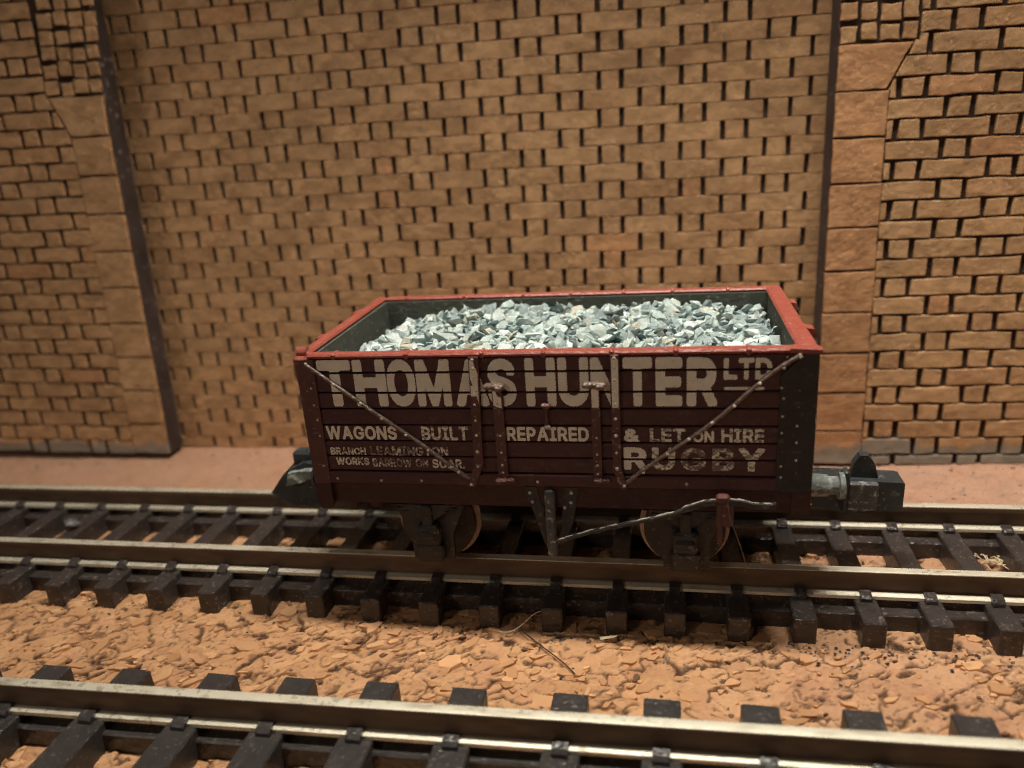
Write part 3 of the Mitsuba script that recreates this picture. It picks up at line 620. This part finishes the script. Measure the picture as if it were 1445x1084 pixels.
# buffers and couplers
for s in (-1, 1):
    for y in (YC-5.6, YC+5.6):
        k = 1.0 if s > 0 else .62; mt = 'buffer_dusty' if s > 0 else 'coupler_black'
        b = put('buffer', roughen(cat([cyl_x(y, 6.85, s*17.0, s*(17+1.75*k), .85*k**.4, 18, .75*k**.4), cyl_x(y, 6.85, s*(17+1.7*k), s*(17+2.5*k), .62*k**.4, 18, .62*k**.4)]).subdivide(), .05, 1, 3), mt, W, smooth=40)
        put('buffer_head', roughen(cyl_x(y, 6.85, s*(17+2.45*k), s*(17+2.8*k), .95*k**.4, 20, .9*k**.4), .03, 1.3, 4), mt, b, smooth=30)
def coupler(s):
    if s > 0:
        z0 = 2.35
        body = hull([(x, y, z) for x, zz in ((18.6, (3.1, 5.3)), (21.2, (2.45, 5.0)), (24.7, (2.85, 5.1)), (24.95, (3.1, 5.0))) for y in (YC-1.5, YC+.5) for z in zz])
        c = put('coupler', roughen(body.subdivide().subdivide(), .05, .8, 5), 'coupler_black', W, smooth=30, label='black box shaped coupler at the right end')
        put('coupler_lug', roughen(hull([(x, y, z) for (x, z) in ((21.3, 5.0), (23.3, 5.0), (21.5, 6.3), (21.9, 6.95), (22.5, 6.95), (23.0, 6.2)) for y in (YC-.9, YC-.2)]).subdivide().subdivide(), .05, 1, 3), 'coupler_black', c, smooth=35)
        put('coupler_face', roughen(cbox(21.0, 23.1, YC-2.0, YC-1.5, 3.0, 5.2, .12).subdivide().subdivide(), .05, 1, 4), 'hanger_grey', c, smooth=35)
        put('coupler_collar', roughen(cbox(20.55, 21.05, YC-2.1, YC-1.2, 2.9, 6.2, .15).subdivide().subdivide(), .05, 1, 4), 'coupler_black', c, smooth=35)
        put('draw_bar', roughen(cbox(17.0, 20.6, YC-1.2, YC+1.2, 3.3, 4.4, .2), .05, 1, 4), 'coupler_black', c)
    else:
        pts = [(-18.6, 3.9), (-18.9, 5.2), (-20.2, 5.9), (-21.6, 6.0), (-23.4, 5.3), (-24.6, 3.6), (-25.15, 3.15), (-23.3, 2.0), (-21.6, 1.9), (-20.6, 3.0)]
        body = hull([(x, y, z) for x, z in pts for y in (YC-1.5, YC+1.5)])
        c = put('coupler', roughen(body.subdivide().subdivide().subdivide(), .14, .9, 5), 'coupler_black', W, smooth=35, label='dusty hooked coupler drooping at the left end')
        put('coupler_lug', roughen(cbox(-23.0, -21.2, YC-.9, YC+.3, 5.3, 6.75, .25).subdivide().subdivide(), .1, 1, 7), 'coupler_black', c, smooth=35)
        put('coupler_face', roughen(hull([(x, y, z) for x, z in ((-23.2, 4.3), (-20.6, 5.0), (-20.3, 5.7), (-22.9, 5.3)) for y in (YC-2.3, YC-1.2)]).subdivide().subdivide().subdivide(), .18, 1.1, 8), 'buffer_dusty', c, smooth=45)
        put('draw_bar', roughen(cbox(-20.6, -16.9, YC-1.2, YC+1.2, 3.3, 4.6, .2), .05, 1, 4), 'coupler_black', c)
coupler(1); coupler(-1)

# ------------------------------------------------------------------ stone load
def chip(r, s):
    p = r.normal(0, 1, (13, 3)); p /= np.linalg.norm(p, axis=1, keepdims=True); p *= r.uniform(.75, 1.15, (13, 1))
    return hull(p*np.array([1.0, r.uniform(.6, .95), r.uniform(.20, .48)])*s)
def heap(x, y):
    t = (x+16)/32; v = (y-YC)/8
    base = 16.2+.35*math.sin(t*5.2-.6)-.2*max(0, .22-t)*12*max(0, .2+v)
    base += .75*math.exp(-((x-9.5)/5)**2-((y-10.5)/3.2)**2)+.35*math.exp(-((x+7.5)/3)**2-((y-11)/2.5)**2)
    base -= .9*math.exp(-((x+15.5)/1.3)**2)
    return base+.1*(-v)
L = thing('stone_load', 'heap of pale grey-green stone chippings filling the maroon wagon', 'stones')
def build_load():
    r = np.random.default_rng(77); items = []
    fine = []
    bed_x, bed_y = np.linspace(-15.9, 15.9, 90), np.linspace(FY+1, 2*YC-FY-1, 46)
    X, Y = np.meshgrid(bed_x, bed_y); Z = np.array([[heap(a, b)-.55 for a in bed_x] for b in bed_y])+.25*r.normal(0, 1, X.shape)
    nx, ny = len(bed_x), len(bed_y); a = (np.arange(ny-1)[:, None]*nx+np.arange(nx-1)).ravel()
    put('load_bed', tm(np.c_[X.ravel(), Y.ravel(), Z.ravel()], np.vstack([np.c_[a, a+1, a+nx+1], np.c_[a, a+nx+1, a+nx]])), 'stone_2', L)
    y = FY+1.35
    while y < 2*YC-FY-1.3:
        x = -15.4+r.uniform(0, .6)
        while x < 15.5:
            s = r.uniform(.36, .80) if r.uniform() < .85 else r.uniform(.8, 1.1)
            px, py = x+r.uniform(-.3, .3), y+r.uniform(-.3, .3)
            pz = heap(px, py)-.1+r.uniform(-.25, .38)
            m = chip(r, s); R = Ro.from_euler('xyz', [r.normal(0, .6), r.normal(0, .6), r.uniform(0, 6.28)]).as_matrix()
            m.vertices = np.clip(np.asarray(m.vertices)@R.T+[px, py, pz], [-15.95, FY+1.0, 0], [15.95, 2*YC-FY-1.0, 99])
            k = r.choice(5, p=[.36, .24, .26, .08, .06])
            items.append((s*(1+.02*(YC-py))+.5*(pz-heap(px, py)), m, k)); x += r.uniform(.48, .80)
        y += r.uniform(.46, .60)
    items.sort(key=lambda t: -t[0])
    for _, m, k in items[:300]: put('stone', m, 'stone_%d' % k, L)
    put('small_stones', cat([m for _, m, _ in items[300::2]]), 'stone_0', L, kind='stuff')
    put('small_stones', cat([m for _, m, _ in items[301::2]]), 'stone_2', L, kind='stuff')
build_load()

# ------------------------------------------------------------------ loose bits lying about
def loose(name, mesh, m, label, cat_, smooth=False, group=None):
    k = put(name, mesh, m, None, smooth); labels[k] = {'label': label, 'category': cat_}
    if group: labels[k]['group'] = group
r9 = np.random.default_rng(99)
peb = chip(r9, 1.0); peb.vertices = peb.vertices*[1.05, .7, 1.2]+[-47.6, 5.1, -1.45]
loose('pebble', roughen(peb.subdivide().subdivide(), .05, 1.2), 'hanger_grey', 'glossy grey pebble resting on a sleeper of the wagon track at the left', 'pebble', 50)
loose('hair', tube(spline([(-4.3, -4.3, -3.75), (-3.2, -4.4, -3.6), (-2.4, -4.0, -3.2), (-1.6, -3.6, -2.6), (-.6, -3.4, -2.4), (.2, -3.3, -2.6)], 40), .035, 5), 'hair_pale', 'pale curled hair on the cork in front of the wagon', 'hair')
loose('hair', tube(spline([(-2.6, -4.2, -3.6), (-1.2, -5.4, -3.78), (.6, -7.1, -3.72), (1.8, -8.4, -3.75)], 30), .048, 5), 'hair_dark', 'dark straight fibre lying on the cork between the two tracks', 'fibre')
loose('wood_splinter', hull([(3.2, -4.55, -3.6), (4.5, -4.35, -3.5), (4.4, -4.65, -3.45), (3.3, -4.75, -3.7)]), 'straw', 'tiny bright wood splinter on the cork just in front of the shaded sleepers', 'splinter')
st = []
for i in range(26):
    a = r9.uniform(0, 6.28); x, y = 33.2+r9.normal(0, .6), 7.6+r9.normal(0, .7)
    st.append(tube([(x, y, -3.8+r9.uniform(0, .3)), (x+.5*math.cos(a), y+.5*math.sin(a), -3.6+r9.uniform(0, .35)), (x+1.0*math.cos(a+.4), y+1.0*math.sin(a+.4), -3.7+r9.uniform(0, .3))], .045, 4))
loose('straw_tuft', cat(st), 'straw', 'small tuft of straw coloured fibres between the sleepers at the far right', 'tuft')
labels['straw_tuft']['kind'] = 'stuff'
gr = []
for i in range(330):
    if r9.uniform() < .45: x, y = r9.uniform(-45, 40), r9.uniform(-4.6, -3.6)+r9.normal(0, .5)
    elif r9.uniform() < .5: x, y = 16+abs(r9.normal(0, 9)), r9.normal(-4.4, .9)
    else: x, y = r9.uniform(-42, 40), r9.uniform(-12.5, 12)
    c = chip(r9, r9.uniform(.05, .16)); c.vertices = c.vertices+[x, y, GZ+r9.uniform(.02, .14)]; gr.append(c)
for i in range(170):
    x = r9.uniform(-70, 48); y = (23.4 if x < -48 else 25.6 if x > 22 else 27.0)-abs(r9.normal(0, .8)) if r9.uniform() < .6 else r9.uniform(13.8, 25)
    c = chip(r9, r9.uniform(.07, .22)); c.vertices = c.vertices+[x, y, GZ+r9.uniform(.02, .1)]; gr.append(c)
put('grit', cat(gr), 'sleeper_grey', kind='stuff', label='dark grit scattered on the cork beside the sleepers')
